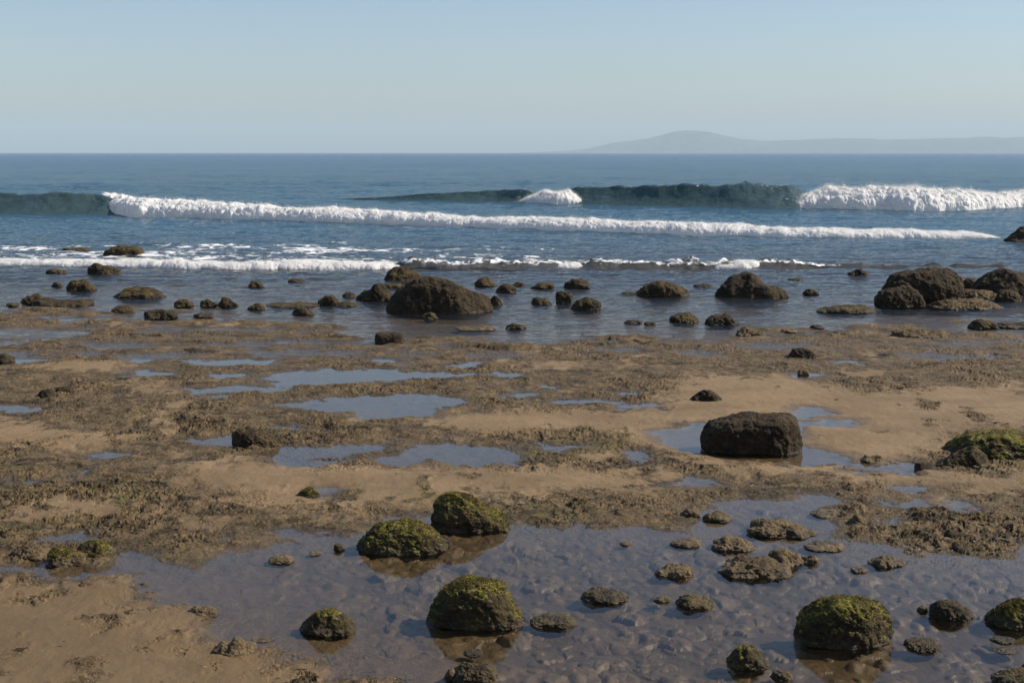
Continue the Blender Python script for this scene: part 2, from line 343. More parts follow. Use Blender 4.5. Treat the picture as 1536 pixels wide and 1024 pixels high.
def mat_water(kind):
    t = NT('sea_water' if kind != 'pool' else 'pool_water'); g = t.geo(); P = g.outputs['Position']
    xyz = t.n('ShaderNodeSeparateXYZ'); t.l(P, xyz.inputs[0]); Y = xyz.outputs[1]
    if kind == 'pool':
        na = t.noise(t.scale(P, (1, 1, 1)), 5.5, 3, 0.5); nb = t.noise(P, 1.2, 2)
        nr = t.bump(t.math('MULTIPLY', na, t.ramp(nb, 0.35, 0.65, 0.2, 1.0)), 0.05, 0.03)
        rg = 0.015
    else:
        n1 = t.noise(t.scale(P, (0.6, 1.0, 1)), 4.6, 4, 0.6); n2 = t.noise(t.scale(P, (0.4, 1, 1)), 0.8, 5, 0.62); n3 = t.noise(t.scale(P, (0.35, 1, 1)), 0.16, 5, 0.6)
        a1 = t.ramp(Y, 19, 26, 0.5, 1.0)
        nr = t.bump(n1, t.math('MULTIPLY', a1, 0.85), 0.12)
        nr = t.bump(n2, t.math('MULTIPLY', t.ramp(Y, 22, 50, 0.12, 1), 0.9), 0.42, nr)
        nr = t.bump(n3, t.ramp(Y, 80, 300, 0, 0.8), 1.3, nr)
        rg = t.ramp(Y, 30, 400, 0.04, 0.20)
    dt = t.n('ShaderNodeVectorMath', operation='DOT_PRODUCT'); t.l(nr, dt.inputs[0]); t.l(g.outputs['Incoming'], dt.inputs[1])
    cs = t.math('SUBTRACT', 1.0, t.math('ABSOLUTE', dt.outputs['Value']), clamp=True)
    fres = t.math('MULTIPLY_ADD', t.math('POWER', cs, 5.1 if kind == 'pool' else 5.0), 0.98, c=0.015)
    gl = t.n('ShaderNodeBsdfGlossy'); t.sock(rg, gl.inputs['Roughness']); t.l(nr, gl.inputs['Normal'])
    tr = t.n('ShaderNodeBsdfTransparent'); tr.inputs[0].default_value = rgb(0.97, 0.94, 0.87)
    df = t.n('ShaderNodeBsdfDiffuse')
    deep = t.attr('depth')
    f = t.math('SUBTRACT', 1.0, t.math('POWER', 2.71828, t.math('MULTIPLY', deep, -1.9)))
    df.inputs[0].default_value = rgb(0.040, 0.034, 0.022)
    if kind != 'pool':
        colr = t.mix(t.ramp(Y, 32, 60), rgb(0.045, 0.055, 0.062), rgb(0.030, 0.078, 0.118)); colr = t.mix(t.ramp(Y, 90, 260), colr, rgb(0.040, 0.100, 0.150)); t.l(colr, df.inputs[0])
    mb = t.n('ShaderNodeMixShader'); t.l(f, mb.inputs[0]); t.l(tr.outputs[0], mb.inputs[1]); t.l(df.outputs[0], mb.inputs[2])
    fres = t.math('MULTIPLY', fres, 0.94)
    ms = t.n('ShaderNodeMixShader'); t.l(fres, ms.inputs[0]); t.l(mb.outputs[0], ms.inputs[1]); t.l(gl.outputs[0], ms.inputs[2])
    if kind == 'pool': t.l(ms.outputs[0], t.out.inputs[0]); return t.m
    # lacy foam left between the wave lines, and glitter painted as white flecks
    fo = t.attr('foam'); fn = t.noise(t.scale(P, (0.8, 1, 1)), 2.0, 7, 0.72, 0.8); f2 = t.noise(t.scale(P, (0.35, 0.7, 1)), 0.6, 3)
    thr = t.math('ADD', t.math('MULTIPLY', fn, 1.0), t.math('ADD', t.math('MULTIPLY', f2, 0.5), t.math('MULTIPLY', fo, 0.55)))
    ff = t.math('MULTIPLY', t.ramp(thr, 1.32, 1.42), t.ramp(fo, 0.02, 0.15))
    fd = t.n('ShaderNodeBsdfDiffuse'); fd.inputs[0].default_value = rgb(0.80, 0.80, 0.80)
    m2 = t.n('ShaderNodeMixShader'); t.l(t.math('MULTIPLY', ff, 0.85), m2.inputs[0]); t.l(ms.outputs[0], m2.inputs[1]); t.l(fd.outputs[0], m2.inputs[2])
    t.l(m2.outputs[0], t.out.inputs[0]); return t.m

def mat_wave(name, body):
    t = NT(name); g = t.geo(); P = g.outputs['Position']
    n1 = t.noise(t.scale(P, (0.7, 1.0, 1.0)), 4.5, 6, 0.65); n2 = t.noise(t.scale(P, (0.35, 0.6, 0.6)), 0.9, 4, 0.6)
    nr = t.bump(n1, 0.9, 0.11); nr = t.bump(n2, 0.6, 0.25, nr)
    b = t.n('ShaderNodeBsdfPrincipled'); b.inputs['Base Color'].default_value = rgb(*body)
    b.inputs['Roughness'].default_value = 0.08; b.inputs['IOR'].default_value = 1.33; t.l(nr, b.inputs['Normal'])
    tl = t.n('ShaderNodeBsdfTranslucent'); tl.inputs[0].default_value = rgb(body[0] * 1.3, body[1] * 1.7, body[2] * 1.4)
    a = t.n('ShaderNodeAddShader')
    fo = t.attr('foam'); fn = t.noise(t.scale(P, (0.6, 1, 1)), 7.5, 6, 0.72, 0.6)
    ff = t.math('MULTIPLY', t.ramp(t.math('ADD', fn, t.math('MULTIPLY', fo, 0.6)), 0.80, 0.90), t.ramp(fo, 0.02, 0.2))
    fd = t.n('ShaderNodeBsdfDiffuse'); fd.inputs[0].default_value = rgb(0.8, 0.8, 0.8)
    t.l(b.outputs[0], a.inputs[0]); t.l(tl.outputs[0], a.inputs[1])
    m2 = t.n('ShaderNodeMixShader'); t.l(ff, m2.inputs[0]); t.l(a.outputs[0], m2.inputs[1]); t.l(fd.outputs[0], m2.inputs[2])
    t.l(m2.outputs[0], t.out.inputs[0]); return t.m

def mat_foam():
    t = NT('sea_foam'); P = t.geo().outputs['Position']
    n = t.noise(P, 7, 6, 0.7); v = t.noise(P, 24, 4, 0.7)
    h = t.math('ADD', n, t.math('MULTIPLY', v, 0.3))
    nr = t.bump(h, 0.22, 0.06)
    d = t.n('ShaderNodeBsdfDiffuse'); d.inputs[0].default_value = rgb(0.93, 0.92, 0.90); t.l(nr, d.inputs['Normal'])
    tl = t.n('ShaderNodeBsdfTranslucent'); tl.inputs[0].default_value = rgb(0.93, 0.92, 0.90)
    m = t.n('ShaderNodeMixShader'); m.inputs[0].default_value = 0.45
    t.l(d.outputs[0], m.inputs[1]); t.l(tl.outputs[0], m.inputs[2]); t.l(m.outputs[0], t.out.inputs[0]); return t.m

def mat_rock(name, dark, light, green=0.0, wet=0.5, fine=60):
    t = NT(name); g = t.geo(); P = g.outputs['Position']
    xyz = t.n('ShaderNodeSeparateXYZ'); t.l(P, xyz.inputs[0])
    nz = t.n('ShaderNodeSeparateXYZ'); t.l(g.outputs['Normal'], nz.inputs[0])
    n1 = t.noise(P, 5, 6, 0.62); n2 = t.noise(P, fine * 0.45, 5, 0.7); n3 = t.noise(P, fine * 1.7, 3, 0.7)
    col = t.mix(t.ramp(t.math('ADD', t.math('MULTIPLY', n1, 0.5), t.math('MULTIPLY', n2, 0.5)), 0.38, 0.62), rgb(*dark), rgb(*light))
    col = t.mix(t.ramp(n3, 0.42, 0.62, 0, 0.6), col, rgb(dark[0] * 0.55, dark[1] * 0.55, dark[2] * 0.55))
    if green > 0:
        gf = t.math('MULTIPLY', t.ramp(nz.outputs[2], 0.25, 0.85), t.ramp(t.math('ADD', n1, t.math('MULTIPLY', t.math('SUBTRACT', n2, 0.5), 0.7)), 0.40, 0.60))
        col = t.mix(t.math('MULTIPLY', gf, green), col, rgb(0.090, 0.085, 0.016))
    b = t.n('ShaderNodeBsdfPrincipled'); t.l(col, b.inputs['Base Color'])
    lowz = t.ramp(t.math('ADD', xyz.outputs[2], t.math('MULTIPLY', n1, 0.06)), 0.09, 0.035)
    t.l(t.math('SUBTRACT', 0.88, t.math('MULTIPLY', lowz, wet)), b.inputs['Roughness'])
    b.inputs['Specular IOR Level'].default_value = 0.28
    h = t.math('ADD', t.math('MULTIPLY', n2, 1.0), t.math('MULTIPLY', n3, 0.45))
    t.l(t.bump(h, 0.9, 1.6 / fine), b.inputs['Normal'])
    t.l(b.outputs[0], t.out.inputs[0]); return t.m

def mat_moss():
    t = NT('green_moss'); P = t.geo().outputs['Position']
    n1 = t.noise(P, 9, 5, 0.6); n2 = t.noise(P, 90, 4, 0.7)
    col = t.mix(t.ramp(n1, 0.35, 0.65), rgb(0.078, 0.057, 0.016), rgb(0.200, 0.178, 0.030))
    col = t.mix(t.ramp(n2, 0.45, 0.7, 0, 0.7), col, rgb(0.04, 0.036, 0.012))
    b = t.n('ShaderNodeBsdfPrincipled'); t.l(col, b.inputs['Base Color']); b.inputs['Roughness'].default_value = 0.85
    b.inputs['Specular IOR Level'].default_value = 0.25
    t.l(t.bump(n2, 1.0, 0.012), b.inputs['Normal']); t.l(b.outputs[0], t.out.inputs[0]); return t.m

def mat_hill():
    t = NT('distant_hillside'); P = t.geo().outputs['Position']
    n = t.noise(P, 0.01, 6, 0.6)
    b = t.n('ShaderNodeBsdfPrincipled'); b.inputs['Roughness'].default_value = 1.0
    t.l(t.mix(t.ramp(n, 0.4, 0.6), rgb(0.05, 0.06, 0.035), rgb(0.12, 0.11, 0.07)), b.inputs['Base Color'])
    t.l(b.outputs[0], t.out.inputs[0]); return t.m

M_GROUND, M_POOL, M_SEA, M_FOAM = mat_ground(), mat_water('pool'), mat_water('sea'), mat_foam()
M_WAVE = mat_wave('wave_face_water', (0.036, 0.063, 0.063)); M_SHORE = mat_wave('silty_shore_wave', (0.058, 0.056, 0.052))
M_ROCK = mat_rock('algae_covered_rock', (0.021, 0.014, 0.006), (0.105, 0.070, 0.030), green=0.22, fine=30)
M_DARK = mat_rock('dark_wet_rock', (0.016, 0.011, 0.006), (0.070, 0.047, 0.022), green=0.1, fine=55)
M_BOULDER = mat_rock('mossy_boulder_stone', (0.023, 0.016, 0.006), (0.096, 0.066, 0.026), green=0.5, fine=70)
M_CRUST = mat_rock('crusted_mud_mound', (0.046, 0.031, 0.013), (0.200, 0.136, 0.072), green=0.12, fine=60)
M_MOSS, M_HILL = mat_moss(), mat_hill()

# ------------------------------------------------------------------ ground and water
def fan(ys, half_in=0.39, n_in=1250, n_out=150, extra=9.0):
    s = np.linspace(-1, 1, n_in); o = np.linspace(0, 1, n_out + 1)[1:] ** 1.35
    ys = np.asarray(ys)[:, None]; wi = half_in * np.maximum(ys, 4.0) + 0.25
    ex = extra + 0.35 * np.maximum(ys, 0)
    X = np.concatenate([-(wi + ex * o[::-1][None]), s[None] * wi, wi + ex * o[None]], 1)
    return X, np.broadcast_to(ys, X.shape).copy()
rows = np.concatenate([np.array([-14, -6, -1, 2, 3.5, 4.6, 5.6, 6.3, 6.8, 7.2]), CAM_H / np.linspace(CAM_H / 7.5, CAM_H / 42, 1000), np.linspace(43, 75, 22), [80, 200, 1000, 5000, 17500]])
X, Y = fan(rows)
H, RG, STN, WAT = ground_height(X, Y)
ground = mesh_obj('ground', np.stack([X, Y, H], -1).reshape(-1, 3), grid_faces(*X.shape), M_GROUND, attrs={'rough': RG, 'stone': STN})
tagset(ground, 'brown wet sand and algae covered mud flat with shallow tide pools', kind='structure')
SPLIT = 20.6
rp = np.concatenate([[-14, 0, 4, 6], np.linspace(6.8, SPLIT, 60)])
X, Y = fan(rp, n_in=120, n_out=6)
hh, _, _, _ = ground_height(X, Y, False)
pool = mesh_obj('tide_pool_water', np.stack([X, Y, 0 * X], -1).reshape(-1, 3), grid_faces(*X.shape), M_POOL, attrs={'depth': np.maximum(-hh, 0)})
tagset(pool, 'still shallow water of the tide pools reflecting the sky', kind='structure')

def swell(X, Y):
    z = np.zeros(X.shape)
    a1 = sstep(21, 27, Y) * (0.6 + 0.4 * sstep(27, 36, Y))
    z += a1 * 0.045 * fbm2(X * 0.55, Y * 1.25 + 3, 4, 0.6)
    z += sstep(34, 60, Y) * 0.065 * fbm2(X * 0.16 + 2, Y * 0.42, 4, 0.6)
    z += sstep(75, 110, Y) * 0.22 * fbm2(X * 0.028 + 7, Y * 0.075 + 0.04 * X * 0.1, 4, 0.55) * (1 - sstep(1500, 4000, Y))
    # a low unbroken swell behind the first breaking wave
    for (x0, x1, py, hgt, wd) in ((-46, -13, 283, 0.42, 3.2), (-30, 4, 276, 0.30, 4), (26, 52, 281, 0.35, 3.0)):
        yc = dist(py) + 0.05 * X
        prof = np.exp(-((Y - yc) / wd) ** 2); env = sstep(x0 - 8, x0 + 6, X) * sstep(x1 + 8, x1 - 6, X)
        z += hgt * prof * env * (0.75 + 0.4 * fbm2(X * 0.12, Y * 0 + py, 2))
    return z
rs_ = np.concatenate([CAM_H / np.linspace(CAM_H / SPLIT, CAM_H / 700, 800), np.geomspace(720, 17500, 44)])
X, Y = fan(rs_, n_in=560, n_out=14, extra=30)
hh, _, _, _ = ground_height(X, Y, False)
dpt = np.maximum(-hh, 0) * sstep(0, 1, 1.0 + 0 * Y); dpt = np.where(Y > 40, dpt + (Y - 40) * 0.12, dpt)
foam_glitter = sstep(dist(402), dist(392), Y) * sstep(dist(345), dist(372), Y) * (1 - 0.55 * sstep(-3, 9, X))
foam_glitter = np.maximum(foam_glitter, 0.65 * sstep(dist(352), dist(338), Y) * sstep(dist(306), dist(318), Y) * sstep(6, 18, X))
foam_glitter = np.maximum(foam_glitter, 0.5 * sstep(dist(372), dist(362), Y) * sstep(dist(338), dist(354), Y))
foam_glitter = np.maximum(foam_glitter, 0.62 * sstep(dist(403), dist(398), Y) * sstep(dist(378), dist(384), Y) * sstep(7, 11, X))  # sea glitter to the right, painted in as white flecks through the foam mask
zz = swell(X, Y)
sea = mesh_obj('sea', np.stack([X, Y, zz], -1).reshape(-1, 3), grid_faces(*X.shape), M_SEA, attrs={'depth': dpt, 'foam': foam_glitter})
tagset(sea, 'blue rippled sea reaching the horizon', kind='structure')

# ------------------------------------------------------------------ breaking waves
def interp(pts, x, k): return np.interp(x, [p[0] for p in pts], [p[k] for p in pts])
def wave_line(pts, n):
    """pts: (px, ytop, ybase) -> world centre line, height"""
    px = np.linspace(pts[0][0], pts[-1][0], n)
    yt = interp(pts, px, 1); yb = interp(pts, px, 2)
    bx, by = gp(px, yb)
    hgt = (CAM_H - (by + 0.6) * dep(yt))
    return bx, by, np.maximum(hgt, 0.02)
def wave_body(name, pts, mat, parent, n=700, m=44, foam=None, backlen=6.5, seed=0, under=(), vary=0.0):
    bx, by, hg = wave_line(pts, n)
    t = np.linspace(0, 1, m)[None]
    pp = np.linspace(pts[0][0], pts[-1][0], n); cov = np.zeros(n)
    for a_, b_ in under: cov = np.maximum(cov, sstep(a_ + 8, a_ + 55, pp) * sstep(b_ - 5, b_ - 45, pp))
    by = by + cov * hg * 1.3; hg = hg * (1 - 0.5 * cov)
    bx = bx[:, None]; by = by[:, None]; hg = hg[:, None]
    front = t < 0.5
    tf = np.clip(t / 0.5, 0, 1); tb = np.clip((t - 0.5) / 0.5, 0, 1)
    y = by + np.where(front, tf * hg * 1.75 - 0.8 * hg * (1 - tf), hg * 1.75 + tb * hg * backlen)
    z = np.where(front, hg * (0.10 * tf + 0.90 * tf ** 2.0), hg * (0.5 + 0.5 * np.cos(np.pi * tb ** 0.8)))
    z = z - 0.10 * (1 - np.sin(np.pi * t) ** 0.4)
    X_ = np.broadcast_to(bx, y.shape).copy()
    z = z + hg * 0.10 * np.sin(np.pi * t) * fbm2(X_ * 0.5 + seed, y * 0.8, 4) + 0.03 * fbm2(X_ * 2.2, y * 3 + seed, 3) * np.sin(np.pi * t)
    z = z + vary * 0.10 * (fbm2(X_ * 1.3, y * 2.2 + seed, 4) - 0.1) * np.sin(np.pi * t)
    z = z * (1 + vary * fbm2(X_ * 0.55 + seed, 0 * X_ + 2, 4))
    y = y + hg * (0.25 + vary) * fbm2(X_ * 0.3 + seed, t * 2 + 0 * X_, 3)
    fo = np.zeros(y.shape)
    if foam is not None: fo = foam(np.broadcast_to(np.linspace(pts[0][0], pts[-1][0], n)[:, None], y.shape), np.broadcast_to(t, y.shape))
    return mesh_obj(name, np.stack([X_, y, z], -1).reshape(-1, 3), grid_faces(n, m), mat, parent, attrs={'foam': fo})
def whitewater(name, pts, parent, n=1500, m=64, seed=0, taper=(6, 6), puff=0.145, spray=5000, gaps=0.0):
    rs = np.random.RandomState(seed + 5)
    bx, by, hg = wave_line(pts, n)
    px = np.linspace(pts[0][0], pts[-1][0], n)
    env = sstep(0, taper[0], px - pts[0][0]) * sstep(0, taper[1], pts[-1][0] - px)
    env = np.maximum(env, 0.03) ** 0.5
    if gaps: env = env * (1 - gaps * sstep(0.1, 0.5, fbm2(bx * 0.25 + seed, 0 * bx, 3)))
    hg = 0.86 * hg * env * (1 + 0.16 * fbm2(bx * 0.35 + seed, 0 * bx, 4))
    t = np.linspace(0, 1, m)[None]; hg = hg[:, None]; bx = bx[:, None]; by = by[:, None] + 0.5 * hg * fbm2(bx * 0.3, 0 * bx + seed, 4)
    ang = np.pi * np.clip(t, 0, 1)
    y = by - 0.3 * hg + np.where(t < 0.5, hg * (2.0 - 2.0 * np.cos(ang)), hg * (2.0 - 2.2 * np.cos(ang)))
    z = hg * np.clip(np.sin(ang), 0, 1) ** np.where(t < 0.5, 0.75, 1.0) - 0.08
    X_ = np.broadcast_to(bx, y.shape).copy()
    p = np.stack([X_, y, z], -1)
    hgb = np.broadcast_to(hg, y.shape)
    ny = -np.cos(ang) * np.ones_like(y); nz_ = np.sin(ang) * np.ones_like(y)
    q = p * np.array([1, 1, 1.0])
    bl = 2.2 * np.abs(pn3(q * 1.3 + seed)); b2 = 2.2 * np.abs(pn3(q * 2.9 + seed)); b3 = 2.2 * np.abs(pn3(q * 6.5 + seed)); b4 = 2 * np.abs(pn3(q * 14 + seed)) - .4
    dsp = puff * np.minimum(hgb, 1.0) * (0.75 * (bl - 0.4) + 0.50 * (b2 - 0.4) + 0.24 * (b3 - 0.4) + 0.11 * b4 + 0.05 * pn3(q * 30))
    p[..., 1] += ny * dsp; p[..., 2] += nz_ * dsp + 0.02
    o = mesh_obj(name, p.reshape(-1, 3), grid_faces(n, m), M_FOAM, parent)
    if spray:
        # flying droplets and torn foam along the crest and toe
        i = rs.randint(0, n, spray); j = np.where(rs.uniform(size=spray) < 0.85, m * (0.46 + 0.13 * rs.normal(size=spray)), m * rs.uniform(0.06, 0.6, spray)); j = np.clip(j.astype(int), 2, m - 3)
        c = p[i, j]; hh_ = hgb[i, 0]
        c = c + np.stack([rs.normal(0, 0.08, spray), rs.normal(0, 0.12, spray) * hh_, np.abs(rs.normal(0, 0.13, spray)) * hh_ * rs.uniform(0, 1, spray)], -1)
        r = rs.uniform(0.004, 0.017, spray)[:, None] * np.clip(hh_[:, None] + 0.3, 0.4, 1)
        u = np.array([(1, 0, -.4), (-.5, .87, -.4), (-.5, -.87, -.4), (0, 0, 1)], float)
        jit = rs.uniform(0.6, 1.4, (spray, 4, 1))
        V = (c[:, None] + u[None] * r[:, None] * jit).reshape(-1, 3)
        f = np.array([(0,1,3),(1,2,3),(2,0,3),(0,2,1)])
        F = (f[None] + 4 * np.arange(spray)[:, None, None]).reshape(-1, 3)
        s = mesh_obj('spray', V, None, M_FOAM, o, F3=F); s['kind'] = 'stuff'
    return o
def wave_root(name, label, px, py):
    x, y = gp(px, py)
    o = bpy.data.objects.new(name, None); C.objects.link(o)
    tagset(o, label, 'wave', 'waves rolling in towards the shore'); return o

A = wave_root('breaking_wave', 'longest white wave, running from a dark smooth face at left edge across the whole bay', 700, 342)
wave_body('wave_face', [(-260,294,314),(-60,292,319),(60,291,321),(130,289,321),(170,300,322),(300,312,328),(700,330,341),(1100,345,353),(1500,352,357)], M_WAVE, A, seed=1, backlen=5, under=[(136, 1600)], foam=lambda px, t: 0.30 * sstep(95, 140, px + 30 * t) * sstep(260, 180, px))
LA = [(136,289,318),(150,287,319),(200,293,324),(350,302,329),(512,309,334),(712,320,341),(812,322,345),(1024,330,352),(1224,338,356),(1400,341,357),(1512,344,357)]
whitewater('whitewater', LA, A, n=3000, m=72, seed=2, taper=(10, 60), spray=30000)
B = wave_root('breaking_wave', 'farthest wave with green glassy face and thick white foam at the right edge', 1030, 311)
wave_body('wave_face', [(480,299.5,300),(560,296,301),(640,290.5,302),(745,285,303),(800,283,305),(870,281,306),(950,280,308),(1100,277,312),(1190,276,313),(1300,281,314),(1536,285,312),(1700,286,312)], M_WAVE, B, seed=5,
          foam=lambda px, t: np.maximum(0.42 * np.exp(-((t - 0.49) / 0.03) ** 2) * sstep(860, 900, px) * sstep(1200, 1180, px), 0.33 * sstep(1130, 1200, px + 60 * t) * sstep(1300, 1200, px) + 0.4 * sstep(880, 840, px - 20 * t) * sstep(720, 790, px)), backlen=6, under=[(776, 872), (1183, 1900)])
whitewater('whitewater', [(772,287,304),(800,284,305),(835,285,306),(855,282,306),(880,281,306)], B, n=500, m=48, seed=7, taper=(50, 30), spray=10000)
whitewater('whitewater', [(1183,276,312),(1200,274,313),(1250,276,313),(1300,277,314),(1400,279,315),(1460,283,314),(1536,283,311),(1640,285,311),(1760,287,312)], B, n=1700, m=72, seed=9, taper=(75, 30), spray=40000)
D = wave_root('shore_wave', 'low nearest wave with brown silty face and thin ragged foam, just behind the rocks', 500, 402)
wave_body('wave_face', [(-300,388,398),(0,387,398),(300,389,402),(500,390,404),(640,387,404),(720,387,404),(900,388,404),(1020,391,403),(1150,386,403),(1220,391,402),(1300,394,401),(1450,395,400),(1700,395,400)], M_SHORE, D, n=1000, m=50, seed=11, backlen=5, vary=0.55, under=[(-400, 620)],
          foam=lambda px, t: np.exp(-((t - 0.44) / 0.13) ** 2) * 0.60 * (0.30 + 0.65 * sstep(1500, 1150, px)))
whitewater('whitewater', [(-320,384,395),(0,383,397),(200,384,400),(350,386,404),(500,386,404),(560,388,404),(640,388,402),(700,389,397)], D, n=1900, m=48, seed=13, taper=(10, 50), puff=0.22, spray=22000)
whitewater('whitewater', [(700,389,399),(760,388,400),(800,386,402),(850,386,403),(915,386,402),(985,389,399)], D, n=700, m=44, seed=15, taper=(60, 60), puff=0.32, spray=6000, gaps=0.6)
whitewater('whitewater', [(1020,391,400),(1075,388,403),(1120,386,403),(1180,387,400),(1290,392,399)], D, n=600, m=44, seed=17, taper=(40, 120), puff=0.22, spray=14000)

# ------------------------------------------------------------------ rocks
_ico = {}
def ico(n):
    if n not in _ico:
        bm = bmesh.new(); bmesh.ops.create_icosphere(bm, subdivisions=n, radius=1.0)
        V = np.array([v.co[:] for v in bm.verts]); F = np.array([[v.index for v in f.verts] for f in bm.faces]); bm.free()
        _ico[n] = (V, F)
    return _ico[n]
def vnormals(V, F):
    a, b, c = V[F[:, 0]], V[F[:, 1]], V[F[:, 2]]
    fn = np.cross(b - a, c - a); N = np.zeros_like(V)
    for k in range(3): np.add.at(N, F[:, k], fn)
    return N / (np.linalg.norm(N, axis=1)[:, None] + 1e-12)
PROF = {
 'dome': ([(0,.80),(.25,.97),(.5,1),(.75,.95),(1,.8)], 2.3), 'flat': ([(0,.9),(.3,1),(.7,.98),(1,.85)], 3.4), 'block': ([(0,.97),(.5,1),(1,.95)], 9),
 'peakl': ([(0,.75),(.3,1),(.55,.85),(1,.55)], 2.2), 'peakr': ([(0,.5),(.45,.85),(.7,1),(1,.8)], 2.2), 'double': ([(0,.7),(.28,1),(.5,.72),(.75,.92),(1,.7)], 2.6),
 'ledge': ([(0,.6),(.2,.95),(.4,.7),(.6,1),(.8,.75),(1,.6)], 3.0)}
def rock(name, label, cat, x0, x1, yt, yb, prof='dome', mat=None, seed=None, moss=0.0, z0=0.0, rough=1.0, dr=0.78, n=2.4, group='rocks scattered over the tidal flat and shallows', sub=None, lean=0.0, cut=0.35, low=1.0, fz=1.0):
    seed = seed if seed is not None else int(x0 * 7 + yb * 13) % 9973
    rs = np.random.RandomState(seed)
    xc = (x0 + x1) / 2
    _, yf = gp(xc, yb, z0); wpx = x1 - x0
    halfw = 0.5 * wpx * math.hypot(yf, CAM_H) / FPX
    hd = halfw * dr; yc = float(yf) + hd * 0.96
    halfw = 0.5 * wpx * yc / FPX * 1.02
    xcw = (xc - 768) / FPX * math.hypot(yc, CAM_H) 
    ht = max(CAM_H - (yc - 0.15 * hd) * dep(yt) - z0, 0.012)
    if sub is None: sub = 7 if wpx > 95 else 6 if wpx > 34 else 5
    V, F = ico(sub); V = V.copy()
    pts, p = PROF[prof] if isinstance(prof, str) else prof
    sx = V[:, 0]; r = np.sqrt(np.maximum(1 - sx ** 2, 1e-6)); cy = V[:, 1] / r; cz = V[:, 2] / r
    # smooth profile
    tt = (sx + 1) / 2; grid = np.linspace(0, 1, 101); pr = np.interp(grid, [q[0] for q in pts], [q[1] for q in pts])
    kk = np.exp(-np.linspace(-2, 2, 15) ** 2); kk /= kk.sum(); pr = np.convolve(np.pad(pr, 7, mode='edge'), kk, 'valid')
    H_ = np.interp(tt, grid, pr)
    E = (1 - np.abs(sx) ** p) ** (1 / p); Ey = (1 - np.abs(sx) ** 2.6) ** (1 / 2.6)
    rad = (np.abs(cy) ** n + np.abs(cz) ** n) ** (-1 / n)
    x = sx.copy(); y = cy * rad * Ey; z = cz * rad
    z = np.where(z > 0, z * H_ * E, z * 0.55 * E)
    U = np.stack([x, y, z], -1)
    # a few planar facets make it angular
    for k in range(7):
        a = rs.uniform(0, 2 * math.pi); e = rs.uniform(-0.1, 1.0)
        d = np.array([math.cos(a) * math.cos(e), math.sin(a) * math.cos(e), math.sin(e)])
        s = U @ d; lim = s.max() * (1 - cut * rs.uniform(0.15, 0.55)); ex = np.maximum(s - lim, 0)
        U = U - (ex * 0.82)[:, None] * d[None]
    U[:, 0] /= np.abs(U[:, 0]).max(); U[:, 2] /= max(U[:, 2].max(), 1e-3)
    sz = np.array([halfw, hd, ht]); W = U * sz; mn = min(halfw, ht * 1.3)
    W[:, 1] += lean * W[:, 2]
    N = vnormals(W, F)
    Q = W / mn + seed * 0.37
    d = 0.13 * low * pn3(Q * 1.1) + 0.05 * low * pn3(Q * 2.4) + 0.045 * (0.4 - np.abs(pn3(Q * 3.3 + 5))) + 0.026 * pn3(Q * 7)
    Qm = W + seed * 0.37
    fa = min(0.011 * fz, mn * 0.09) * rough
    d = d * mn * rough + fa * (pn3(Qm * 22 / fz) + 0.6 * pn3(Qm * 48 / fz) + 0.4 * pn3(Qm * 95 / fz))
    W = W + N * d[:, None]
    vis = W[:, 2] > 0.0
    k_ = 2 * halfw / (W[vis, 0].max() - W[vis, 0].min()); W[:, 0] = (W[:, 0] - W[vis, 0].min()) * k_ - halfw
    W[:, 1] = (W[:, 1] - W[vis, 1].min()) * (2 * hd / (W[vis, 1].max() - W[vis, 1].min())) - hd
    uc = 1 - np.clip(-W[:, 2] * 2.2 / hd, 0, 0.5); W[:, 1] *= uc; W[:, 0] *= np.sqrt(uc)
    vert = (CAM_H - (yc + W[:, 1]) * dep(yt)) - z0         # height at which each point would touch the sight line of the top
    W[:, 2] *= np.where(W[:, 2] > 0, 1 / max((W[:, 2] / np.maximum(vert, 0.004)).max(), 1e-3), 1)
    W[:, 2] = np.maximum(W[:, 2], -max(0.10, 0.5 * ht))
    o = mesh_obj(name, W, None, mat or M_ROCK, F3=F)
    o.location = (xcw, yc, z0); tagset(o, label, cat, group)
    if moss > 0:
        N = vnormals(W, F)
        mk = N[:, 2] * 1.0 + 0.30 * pn3(Qm * 6) + 0.30 * pn3(Qm * 17 + 3) + 0.25 * (W[:, 2] / ht - 0.55) + 0.12 * N[:, 0]
        thr = 1.02 - moss
        off = np.clip((mk - thr) * 0.03, -0.006, 0.007) + 0.003 * pn3(Qm * 60) * (mk > thr)
        W2 = W + N * off[:, None]
        keep = (off[F].max(1) > -0.001) & (W[F][:, :, 2].mean(1) > 0.02)
        F2 = F[keep]
        if len(F2):
            good = np.where(off[F2].min(1) > 0.0015)[0]
            Vt = [W2]; Ft = [F2]
            if len(good):
                k = min(9000, int(len(good) * 1.6)); fi = F2[good[rs.randint(0, len(good), k)]]
                bw = rs.dirichlet((1, 1, 1), k); c = (W2[fi] * bw[:, :, None]).sum(1); nn = N[fi[:, 0]]
                a = rs.normal(size=(k, 3)); a /= np.linalg.norm(a, axis=1)[:, None]
                s_ = rs.uniform(0.0025, 0.0055, (k, 1)); tip = c + (nn + 0.8 * rs.normal(size=(k, 3))) * s_ * 1.4
                T = np.stack([c - a * s_ * 0.5 - nn * 0.002, c + a * s_ * 0.5 - nn * 0.002, tip], 1).reshape(-1, 3)
                Vt.append(T); Ft.append(np.arange(3 * k).reshape(-1, 3) + len(W2))
            mo = mesh_obj('moss', np.concatenate(Vt), None, M_MOSS, o, F3=np.concatenate(Ft)); mo.parent = o
    return o

